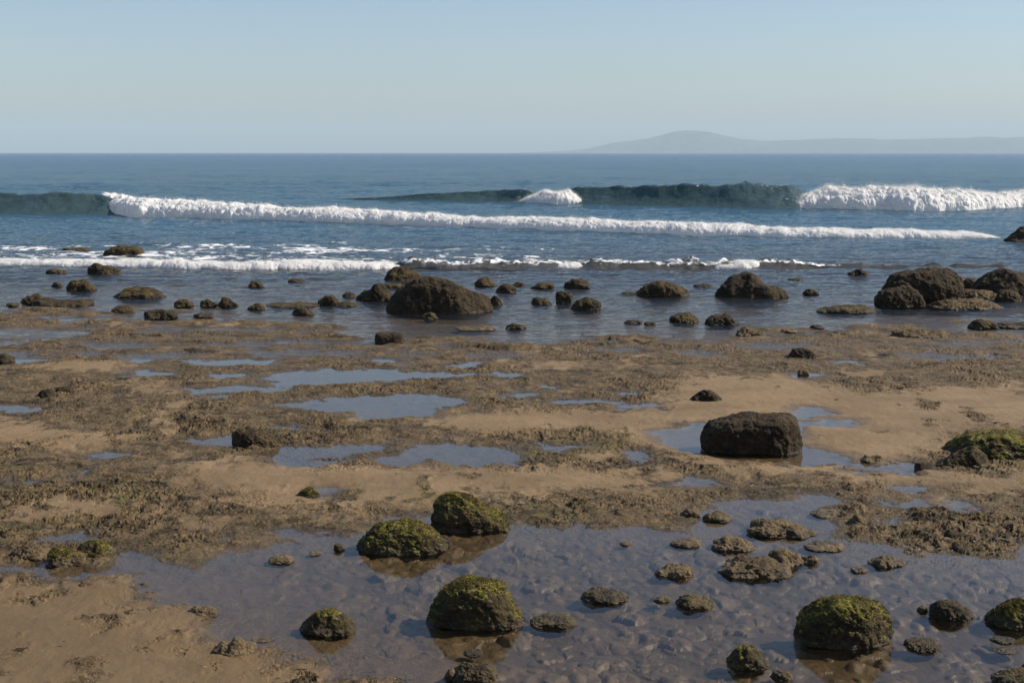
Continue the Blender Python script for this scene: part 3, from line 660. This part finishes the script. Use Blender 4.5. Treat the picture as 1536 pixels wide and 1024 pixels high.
G1 = 'mossy boulders standing in the near pool'
rock('mossy_boulder', 'rounded boulder with mossy top and brown reflection, in the middle of the near pool', 'boulder', 639, 789, 863, 946, ([(0,.62),(.12,.85),(.35,1),(.6,.93),(.8,.86),(1,.55)], 2.6), M_BOULDER, moss=0.42, group=G1, seed=11, dr=0.66, low=.7)
rock('mossy_boulder', 'largest bright green topped blocky boulder standing in the near pool by the lower right corner', 'boulder', 1179, 1331, 892, 974, ([(0,.72),(.15,.9),(.45,1),(.7,.97),(.9,.86),(1,.7)], 5.2), M_BOULDER, moss=0.50, group=G1, seed=23, n=3.6, dr=0.66, low=.6)
rock('mossy_boulder', 'mossy mound boulder at the pool edge with streaky green top, left of the slanted one', 'boulder', 535, 675, 778, 833, ([(0,.42),(.2,.92),(.4,1),(.65,.93),(.85,.7),(1,.4)], 2.3), M_BOULDER, moss=0.36, group=G1, seed=31, dr=0.6, low=.7)
rock('mossy_boulder', 'slanted mossy boulder high on its left and falling to the right beside pool edge', 'boulder', 646, 768, 738, 800, ([(0,.85),(.2,1),(.45,.88),(.7,.52),(.88,.28),(1,.12)], 4.0), M_BOULDER, moss=0.36, group=G1, seed=45, n=2.8, dr=0.55, low=.6)
rock('boulder', 'small dark brown dome boulder alone in pool, left of the rounded mossy one', 'boulder', 453, 541, 912, 955, ([(0,.7),(.3,1),(.6,.98),(.85,.75),(1,.5)], 2.5), M_BOULDER, moss=0.08, group=G1, seed=52)
rock('boulder', 'greenish boulder cut by the right edge of the photo, in the near pool', 'boulder', 1464, 1572, 898, 945, ([(0,.45),(.35,.92),(.5,1),(1,.6)], 2.4), M_BOULDER, moss=0.22, group=G1, seed=61)
rock('boulder', 'oval dark wet boulder between the biggest green one and the right edge', 'boulder', 1379, 1450, 898, 932, 'peakl', M_DARK, moss=0, group=G1, seed=66)
rock('boulder', 'crusty wet rock with green tip and glinting edge left of the biggest mossy boulder', 'boulder', 1080, 1148, 967, 1006, ([(0,.7),(.45,1),(.75,.7),(1,.35)], 2.6), M_BOULDER, moss=0.16, group=G1, seed=68)
rock('mossy_boulder', 'wide mossy rock on the sand at right edge above the pools, green crown', 'boulder', 1420, 1600, 643, 696, ([(0,.35),(.2,.85),(.35,1),(.7,.98),(1,.9)], 3.0), M_BOULDER, moss=0.45, seed=73, z0=0.01)
rock('rock', 'bare sloping foot of brown rock leaning against the mossy rock at right edge', 'rock', 1398, 1480, 668, 702, ([(0,.05),(.4,.4),(.8,1),(1,1)], 3), M_ROCK, seed=75, z0=0.01, dr=.5)
rock('rock', 'small smooth wet black rock at end of the channel, beside wide mossy rock', 'rock', 1369, 1402, 692, 707, 'flat', M_DARK, rough=0.5, seed=77)
rock('block_boulder', 'large dark squared boulder standing in a channel on the sand at right', 'boulder', 1050, 1202, 616, 683, ([(0,.60),(.1,.76),(.35,.93),(.5,1),(.75,.98),(.95,1),(1,.92)], 7), M_DARK, seed=85, n=3.6, cut=0.18, dr=0.6)
rock('wedge_rock', 'brown wedge shaped rock with steep left face beside small blue puddle', 'rock', 349, 420, 642, 671, ([(0,.92),(.12,1),(.4,.9),(.7,.66),(1,.35)], 6), M_ROCK, seed=91, n=2.8, cut=.15, low=.5, z0=0.02, dr=.6)
rock('rock', 'dark low pointed rock on the open sand above the squared boulder', 'rock', 1036, 1086, 584, 604, ([(0,.35),(.4,1),(.7,.85),(1,.3)], 3), M_DARK, seed=93, z0=0.01)
rock('rock', 'dark wide rock on crusty reef below the right rock cluster', 'rock', 1181, 1228, 521, 540, 'dome', M_DARK, seed=95)
rock('rock', 'small squared dark rock in shallow water below the biggest sea boulder', 'rock', 562, 605, 497, 516, 'block', M_DARK, seed=97, n=4, cut=.12, rough=.6)
rock('rock', 'small green topped stone on sand beside tiny blue puddle', 'rock', 447, 483, 731, 748, 'dome', M_BOULDER, seed=99, moss=0.2)

G2 = 'rocks standing in the shallow sea'
W_ = [
 ('biggest dark boulder in the shallow sea, left of the picture centre', 'sea_boulder', 580, 739, 413, 472, ([(0,.45),(.12,.78),(.3,.95),(.5,1),(.75,1),(.93,.88),(1,.6)], 3.2)),
 ('massive dark boulder at the head of right rock cluster, behind a rounder one', 'sea_boulder', 1318, 1442, 400, 456, ([(0,.55),(.2,.85),(.45,.9),(.7,.95),(.85,1),(1,.8)], 3.6)),
 ('round boulder leaning on the front left of the right rock cluster', 'sea_boulder', 1311, 1386, 427, 462, ([(0,.85),(.4,.9),(.65,1),(1,.6)], 4)),
 ('heaped brown boulder reaching the right edge behind the reef ledge', 'sea_boulder', 1455, 1575, 401, 447, ([(0,.5),(.25,.9),(.4,1),(.6,.85),(1,.75)], 3)),
 ('small round boulder in front of heaped one near the right edge', 'sea_boulder', 1491, 1532, 433, 453, 'dome'),
 ('small rock filling the gap between the two right hand boulder heaps', 'sea_rock', 1441, 1468, 416, 434, 'dome'),
 ('peaked brown boulder with a long low tail to its right, alone in the sea', 'sea_boulder', 1072, 1180, 407, 449, ([(0,.4),(.2,.85),(.38,1),(.55,.85),(.68,.5),(.85,.38),(1,.3)], 2.8)),
 ('smooth humped boulder between the centre group and the peaked boulder', 'sea_boulder', 955, 1036, 420, 446, 'peakl'),
 ('humped rock directly behind the biggest sea boulder', 'sea_boulder', 575, 630, 399, 422, 'peakr'),
 ('pointed rock touching the left side of the biggest sea boulder', 'sea_boulder', 533, 591, 424, 452, ([(0,.3),(.5,1),(1,.4)], 2.3)),
 ('dark rock behind the foam line at left, circled by white water', 'sea_rock', 157, 217, 367, 384, 'dome'),
 ('flat dark rock left of the foam circled one, barely above water', 'sea_rock', 93, 136, 371, 377, 'ledge'),
 ('two humped rock just in front of the foam line at left', 'sea_rock', 130, 181, 394, 413, 'double'),
 ('thin low rock left of the two humped rock', 'sea_rock', 70, 102, 403, 411, 'flat'),
 ('round dark rock below the two humped one, left part', 'sea_rock', 101, 146, 418, 437, 'dome'),
 ('small low stone touching the left of round dark rock', 'sea_rock', 77, 96, 423, 430, 'dome'),
 ('long lumpy rock in the left shallows with three humps', 'sea_rock', 170, 250, 428, 448, ([(0,.4),(.3,1),(.6,.9),(.8,.8),(1,.3)], 2.6)),
 ('rounded rock at the left end of the long ledge near left edge', 'sea_rock', 34, 72, 440, 456, 'dome'),
 ('long low ledge in the water at left, starting from a round rock', 'ledge_rock', 45, 141, 446, 461, ([(0,.6),(.2,.9),(.4,.55),(.75,.7),(.92,1),(1,.5)], 3)),
 ('tiny stone by the left edge left of the long ledge', 'sea_rock', 10, 29, 454, 460, 'flat'),
 ('low brown rock on the edge of the left mud flat', 'sea_rock', 167, 206, 458, 469, 'peakl'),
 ('flat dome rock just off the tip of the left mud flat', 'sea_rock', 215, 267, 463, 479, 'flat'),
 ('leftmost of three round rocks in a row in left middle shallows', 'sea_rock', 262, 292, 448, 461, 'dome'),
 ('middle and lowest of three round rocks in a row in left middle shallows', 'sea_rock', 300, 328, 448, 460, 'dome'),
 ('tallest and rightmost of three round rocks in a row in left middle shallows', 'sea_rock', 327, 358, 445, 461, 'peakl'),
 ('small knob right of the three round rocks in a row', 'sea_rock', 371, 398, 454, 465, 'peakr'),
 ('thin chain like ledge running right towards a pointed knob', 'ledge_rock', 400, 480, 452, 461, 'ledge'),
 ('flat lumpy rock just in front of the thin chain like ledge', 'sea_rock', 438, 473, 460, 473, 'dome'),
 ('low stone off the mud flat right of the flat dome rock', 'sea_rock', 290, 320, 469, 476, 'flat'),
 ('small rock alone in open water below the foam, left of centre', 'sea_rock', 372, 398, 421, 431, 'dome'),
 ('smaller farther rock right of the lone one in open water', 'sea_rock', 432, 459, 417, 425, 'dome'),
 ('pointed knob at the right end of the thin chain like ledge', 'sea_rock', 476, 508, 442, 458, 'peakr'),
 ('small stone just left of the pointed rock by the biggest sea boulder', 'sea_rock', 513, 534, 437, 446, 'dome'),
 ('low flat stone below and left of the pointed rock', 'sea_rock', 500, 536, 451, 460, 'flat'),
 ('thin dark rock behind the biggest boulder, between it and the humped rock', 'sea_rock', 574, 606, 424, 432, 'flat'),
 ('low rock peeping out behind right shoulder of the biggest sea boulder', 'sea_rock', 712, 748, 415, 430, 'peakl'),
 ('round rock just right of the biggest sea boulder', 'sea_rock', 743, 775, 425, 440, 'dome'),
 ('low rock farther out right of the round rock by the biggest boulder', 'sea_rock', 769, 790, 422, 430, 'flat'),
 ('flat rock in the sea between two small humps, right of centre', 'sea_rock', 796, 831, 423, 433, 'peakr'),
 ('humped rock farthest out in centre right group', 'sea_rock', 846, 885, 417, 433, 'peakl'),
 ('narrow upright rock in the centre right group', 'sea_rock', 833, 859, 436, 455, 'block'),
 ('low lumpy rock left of the narrow upright rock', 'sea_rock', 797, 828, 445, 458, 'double'),
 ('widest rock of the centre right group, nearest to the shore', 'sea_rock', 855, 902, 445, 465, 'dome'),
 ('knob against the lower right corner of the biggest sea boulder', 'sea_rock', 734, 755, 443, 458, 'peakl'),
 ('pale little stone in front of the biggest sea boulder', 'sea_rock', 631, 657, 468, 479, 'dome'),
 ('tiny stone left of the smooth humped boulder', 'sea_rock', 930, 956, 437, 442, 'flat'),
 ('small pointed stone in the shallows right of the small squared rock', 'sea_rock', 758, 790, 484, 494, 'peakl'),
 ('left one of two neighbouring round rocks by the shore right of centre', 'sea_rock', 1004, 1049, 468, 485, 'flat'),
 ('right and wider one of two neighbouring round rocks by the shore right of centre', 'sea_rock', 1056, 1108, 469, 488, 'dome'),
 ('thin low stone left of the two neighbouring round rocks', 'sea_rock', 936, 964, 479, 486, 'dome'),
 ('even smaller stone between the thin low stone and the neighbouring pair', 'sea_rock', 966, 984, 482, 488, 'flat'),
 ('small round rock far out between the peaked boulder and right cluster', 'sea_rock', 1271, 1302, 403, 415, 'dome'),
 ('little stone right of the tail of peaked boulder', 'sea_rock', 1203, 1228, 433, 442, 'peakl'),
 ('thin stone far out above the tail of the peaked boulder', 'sea_rock', 1181, 1205, 416, 422, 'flat'),
 ('thin stone just left of the peaked boulder', 'sea_rock', 1040, 1069, 425, 432, 'flat'),
 ('rock at the right edge high up in front of the second foam line', 'sea_boulder', 1504, 1580, 334, 364, ([(0,.3),(.3,.7),(.6,1),(1,.9)], 2.6)),
 ('lumpy low ledge left of the right boulder cluster', 'ledge_rock', 1222, 1312, 456, 470, ([(0,.3),(.25,.6),(.45,.95),(.6,.8),(.8,1),(1,.5)], 3)),
 ('small stone in water left of the narrow reef strip', 'sea_rock', 1214, 1236, 487, 493, 'flat'),
 ('brown rock at the shore below the right cluster, with a flat tail beside it', 'sea_rock', 1452, 1498, 478, 494, 'peakl'),
 ('flat tail of reef running from a brown rock to the right edge', 'ledge_rock', 1492, 1560, 482, 493, 'ledge'),
]
for i, (lb, nm, x0, x1, yt, yb, pf) in enumerate(W_):
    rock(nm, lb, 'boulder' if 'boulder' in nm else 'rock', x0, x1, yt, yb, pf, M_ROCK if i % 3 and i > 2 else M_DARK, seed=200 + i * 7, group=G2, dr=0.5 if i < 3 else 0.72, low=0.7 if i < 5 else 1.7, fz=1.8, sub=7 if x1 - x0 > 110 else 6 if x1 - x0 > 40 else 5)

G3 = 'crusted mounds and stones on the reef and in the pools'
L_ = [
 ('reef ledge with several lumps in front of the right boulder cluster', 'reef_mound', 1392, 1500, 446, 465, 'ledge', 0),
 ('narrow reef shelf between the two right hand boulder heaps', 'reef_mound', 1436, 1496, 433, 450, 'flat', 0),
 ('low crusted slab at the shore under the right cluster', 'reef_mound', 1338, 1424, 492, 509, 'flat', 0),
 ('rounded crust mound on the shoreline, with a lower hump trailing right', 'reef_mound', 1104, 1150, 490, 505, 'peakl', 0),
 ('small lump on the shoreline between the crust mound and low slab', 'reef_mound', 1246, 1281, 495, 503, 'peakl', 0),
 ('low hump trailing right of the rounded crust mound', 'reef_mound', 1172, 1196, 493, 499, 'flat', 0),
 ('thin reef strip just breaking the surface under the biggest sea boulder', 'reef_mound', 681, 744, 487, 496, 'ledge', 0),
 ('dark stone on mud near left edge, taller of a pair', 'stone', 56, 82, 583, 601, 'block', 1),
 ('low dark stone right of the taller one of its pair, near left edge', 'stone', 82, 114, 579, 594, 'flat', 1),
 ('stone cut by the left edge in a blue puddle', 'stone', -12, 22, 530, 544, 'dome', 1),
 ('thin dark stone on the upper left flat', 'stone', 275, 306, 521, 528, 'flat', 1),
 ('small stone at edge of a tiny puddle below the dark wide rock', 'stone', 1196, 1214, 553, 563, 'dome', 0),
 ('thin dark stone on the reef right of the dark wide rock', 'stone', 1316, 1347, 529, 536, 'flat', 1),
 ('dark lump on the bank above the round end of the main pool', 'stone', 1252, 1277, 735, 745, 'flat', 0),
 ('peaked crust lump at the right end of the pool arm', 'reef_mound', 1266, 1295, 770, 789, ([(0,.3),(.5,1),(1,.4)], 2.2), 0),
 ('smooth dark stone half buried in the crust bank on the right', 'stone', 1408, 1440, 793, 812, 'peakl', 1),
 ('broad crusted mound between the pool arm and the main pool', 'reef_mound', 1114, 1222, 776, 808, ([(0,.5),(.3,1),(.55,.95),(.8,.6),(1,.3)], 2.6), 0),
 ('low crust island in the pool arm', 'reef_mound', 1212, 1270, 762, 777, 'ledge', 0),
 ('green topped low mound at the left end of main pool', 'mossy_mound', 118, 180, 811, 841, 'dome', 2),
 ('olive brown mound left of the green topped low mound', 'mossy_mound', 75, 137, 822, 851, 'flat', 3),
 ('brown low mound farthest left beside the green topped mounds', 'reef_mound', 25, 84, 814, 840, 'dome', 0),
 ('little mud cone on the lower left sand', 'reef_mound', 128, 156, 869, 886, 'peakl', 0),
 ('faint mud bump left of the little mud cone', 'reef_mound', 92, 118, 870, 880, 'dome', 0),
 ('smallest and leftmost of three mud knobs in a row on lower left sand', 'reef_mound', 126, 145, 920, 932, 'peakr', 0),
 ('middle and widest of three mud knobs in a row on lower left sand', 'reef_mound', 147, 186, 919, 937, 'dome', 0),
 ('rightmost of three mud knobs in a row on lower left sand', 'reef_mound', 195, 229, 912, 928, 'peakl', 0),
 ('wet crust lump with glints at the left margin of the pool', 'reef_mound', 290, 336, 907, 926, 'ledge', 0),
 ('thin crust sliver touching the left of the glinting wet lump', 'reef_mound', 250, 296, 904, 918, 'peakr', 0),
 ('cluster of wet crust on the sandy lower left pool margin', 'reef_mound', 328, 398, 954, 990, 'ledge', 0),
 ('low wet crust patch left of the crust cluster by the pool margin', 'reef_mound', 232, 312, 943, 963, 'flat', 0),
 ('tiny crust patch right of the crust cluster', 'reef_mound', 386, 420, 952, 963, 'flat', 0),
 ('flat oval stone in the upper left part of main pool', 'stone', 406, 447, 831, 845, 'flat', 0),
 ('small round stone left of the mound boulder with streaky green top', 'stone', 503, 521, 814, 826, 'dome', 1),
 ('wet pebble below the small round stone in upper pool', 'stone', 467, 486, 826, 833, 'flat', 0),
 ('stone tucked against the right foot of the streaky mossy mound boulder', 'stone', 653, 680, 802, 820, 'dome', 1),
 ('half cut stone at the bottom edge below the rounded mossy boulder', 'stone', 677, 749, 991, 1026, 'dome', 4),
 ('small wet stone within the reflection of the rounded mossy boulder', 'stone', 696, 726, 972, 985, 'flat', 1),
 ('pebble beside the half cut stone at the bottom edge', 'stone', 668, 690, 1002, 1019, 'dome', 0),
 ('flat leaning stone directly right of the rounded mossy boulder', 'stone', 793, 865, 918, 943, ([(0,.7),(.3,.85),(.8,1),(1,.4)], 3), 4),
 ('dark flat rock with a pale right end in the middle of the pool', 'stone', 867, 942, 879, 906, ([(0,.8),(.25,1),(.5,.75),(.75,.6),(1,.35)], 2.8), 4),
 ('oval lumpy stone in pool between dark flat rock and biggest green boulder', 'stone', 1008, 1070, 890, 914, 'peakl', 4),
 ('pale glinting crust stone in the middle of main pool', 'reef_mound', 977, 1038, 844, 866, ([(0,.2),(.3,.6),(.65,1),(1,.7)], 2.4), 0),
 ('tiny pale stone left of the oval lumpy stone', 'stone', 976, 1003, 893, 904, 'flat', 0),
 ('long brown rock in the pool with a dark left underside', 'boulder', 1069, 1186, 830, 868, ([(0,.5),(.3,.85),(.6,1),(.85,.9),(1,.5)], 2.8), 0),
 ('hump rising behind the right end of the long brown pool rock', 'reef_mound', 1145, 1202, 820, 851, 'peakl', 0),
 ('small stone at the right tip of the long brown pool rock', 'stone', 1196, 1224, 831, 845, 'peakr', 0),
 ('left of two pale crust lumps near the far pool bank', 'reef_mound', 1001, 1052, 805, 821, 'peakr', 0),
 ('right and wider of two pale crust lumps near the far pool bank', 'reef_mound', 1062, 1128, 802, 827, ([(0,.4),(.3,1),(.55,.7),(.8,.75),(1,.4)], 2.4), 0),
 ('crust lump at the mouth of the pool arm', 'reef_mound', 1051, 1098, 765, 783, 'dome', 0),
 ('mud lump on the bank left of the pool arm mouth', 'reef_mound', 1016, 1050, 758, 777, 'peakr', 0),
 ('pebble alone in open pool water near the far bank', 'stone', 928, 946, 811, 818, 'flat', 0),
 ('small knobbly stone right of the biggest green boulder, near bottom', 'stone', 1343, 1402, 954, 978, 'dome', 4),
 ('low stone at bottom near the crusty wet green tipped rock', 'stone', 1144, 1179, 1003, 1021, 'dome', 4),
 ('crust lump in the pool below the right bank', 'reef_mound', 1295, 1352, 832, 851, 'peakl', 0),
 ('tiny crust lump left of and below the one under the right bank', 'reef_mound', 1269, 1297, 849, 859, 'peakl', 0),
 ('low crust lump in the channel under the broad mound', 'reef_mound', 1200, 1264, 809, 827, 'flat', 0),
 ('small dark stone in reflection below the right edge boulder', 'stone', 1469, 1508, 952, 966, 'dome', 1),
 ('barely surfacing wet stone below the right edge boulder', 'stone', 1472, 1512, 969, 981, 'ledge', 4),
 ('stone cut by the bottom right corner', 'stone', 1466, 1556, 1000, 1036, 'dome', 4),
 ('stone cut by the right edge just above the corner stone', 'stone', 1514, 1556, 988, 1007, 'dome', 4),
 ('tiny stone touching the left of the oval dark wet boulder', 'stone', 1364, 1382, 907, 919, 'dome', 0),
 ('pale crust clump with green bits in the channel right of squared boulder', 'reef_mound', 1287, 1323, 683, 695, 'ledge', 3),
 ('small dark pebble on the open right sand', 'stone', 1247, 1261, 598, 604, 'dome', 1),
]
MM = {0: M_CRUST, 1: M_DARK, 2: M_CRUST, 3: M_CRUST, 4: M_ROCK}
for i, (lb, nm, x0, x1, yt, yb, pf, k) in enumerate(L_):
    rock(nm, lb, 'mound' if 'mound' in nm else 'stone' if nm == 'stone' else 'rock', x0, x1, yt, yb, pf, MM[k], seed=700 + i * 11, group=G3, moss={2: 0.30, 3: 0.12}.get(k, 0), rough=1.5 if k == 0 else 1.0, low=1.3, fz=2.0 if k == 0 else 1.0, dr=0.85, n=2.1 if k == 0 else 2.5)

# ------------------------------------------------------------------ weed litter on the flat
def litter():
    rs = np.random.RandomState(3); n = 170000
    y = CAM_H / rs.uniform(CAM_H / 7.0, CAM_H / 25, n); x = rs.uniform(-1, 1, n) * (0.40 * y + 0.4)
    h, rg, _, _ = ground_height(x, y, True)
    k = (h > 0.002) & (rs.uniform(size=n) < np.clip(rg * 1.25 - 0.25, 0.010, 1) * sstep(-0.25, 0.55, fbm2(x * 2.3, y * 1.5 + 5, 3)))
    x, y, h = x[k], y[k], h[k]; n = len(x)
    L = rs.uniform(0.006, 0.021, n)[:, None] * (1 + (rs.uniform(size=(n, 1)) < 0.06) * 1.3); a = rs.uniform(0, 2 * math.pi, n); up = rs.uniform(-0.05, 0.28, n)
    L = L * 1.25; d = np.stack([np.cos(a) * 1.3, np.sin(a) * 0.8, up], -1) * L; wd = np.stack([-np.sin(a), np.cos(a), rs.uniform(-.5, .5, n)], -1) * L * rs.uniform(0.25, 0.6, (n, 1))
    c = np.stack([x, y, h - 0.001], -1)
    V = np.stack([c - d * 0.5 - wd * 0.3, c + wd * 0.6 + d * 0.1 + [0, 0, 0.003], c + d, c - wd * 0.6 + d * 0.2], 1).reshape(-1, 3)
    F = np.array([0, 1, 2, 3])[None] + 4 * np.arange(n)[:, None]
    t = NT('weed_scraps'); tn = t.attr('tone')
    cr = t.n('ShaderNodeValToRGB'); e = cr.color_ramp.elements; e[0].color = rgb(0.020, 0.014, 0.006); e[1].color = rgb(0.21, 0.15, 0.085)
    for p_, c_ in ((0.45, (0.058, 0.037, 0.014)), (0.8, (0.115, 0.076, 0.034)), (0.92, (0.10, 0.086, 0.020))):
        q_ = e.new(p_); q_.color = rgb(*c_)
    t.l(tn, cr.inputs[0]); b = t.n('ShaderNodeBsdfPrincipled'); t.l(cr.outputs[0], b.inputs['Base Color']); b.inputs['Roughness'].default_value = 0.45
    t.l(b.outputs[0], t.out.inputs[0])
    o = mesh_obj('seaweed_scraps', V, F, t.m, smooth=False, attrs={'tone': np.repeat(rs.uniform(0, 1, n), 4)})
    tagset(o, 'brown and olive scraps of seaweed and shell strewn over the mud flat', kind='stuff')
litter()

# ------------------------------------------------------------------ distant hills
def hills():
    prof = [(780,229),(850,226),(880,223),(920,214),(960,210),(985,205),(1005,199),(1030,196.5),(1055,197),(1080,204),(1105,209),(1150,212),(1200,210),(1260,207.5),(1330,210),(1400,208),(1480,206),(1520,207),(1600,205),(1700,210),(1850,214),(2000,222),(2080,229)]
    D0 = 19000.0; n, m = 500, 30
    px = np.linspace(780, 2080, n); yt = interp(prof, px, 1)
    z = CAM_H + (229 - yt) / FPX * D0 * 1.0
    x = (px - 768) / FPX * D0
    t = np.linspace(0, 1, m)[None]; Z = z[:, None] * np.sin(np.pi * np.clip(t, 0, 1)) ** 0.8
    X_ = np.broadcast_to(x[:, None], Z.shape).copy(); Y_ = D0 + (t - 0.5) * 2400 + 0 * Z
    Z = Z * (1 + 0.06 * fbm2(X_ / 300, Y_ / 300, 5)) + 3.0 * fbm2(X_ / 40, Y_ / 60, 3) * np.sin(np.pi * t) - 2
    o = mesh_obj('hills', np.stack([X_, Y_, Z], -1).reshape(-1, 3), grid_faces(n, m), M_HILL)
    tagset(o, 'low hazy blue hills on the horizon', kind='structure')
hills()

# ------------------------------------------------------------------ haze
def haze():
    V = [(x, y, z) for x in (-22000, 22000) for y in (-40, 22500) for z in (-6, 400)]
    F = [(0, 1, 3, 2), (4, 6, 7, 5), (0, 4, 5, 1), (2, 3, 7, 6), (0, 2, 6, 4), (1, 5, 7, 3)]
    t = NT('sea_haze'); v = t.n('ShaderNodeVolumePrincipled')
    v.inputs['Color'].default_value = rgb(0.66, 0.86, 1.0); v.inputs['Density'].default_value = 0.64e-4; v.inputs['Anisotropy'].default_value = 0.0
    t.l(v.outputs[0], t.out.inputs['Volume'])
    o = mesh_obj('haze', V, F, t.m, smooth=False); tagset(o, 'thin blue sea haze', kind='stuff')
haze()
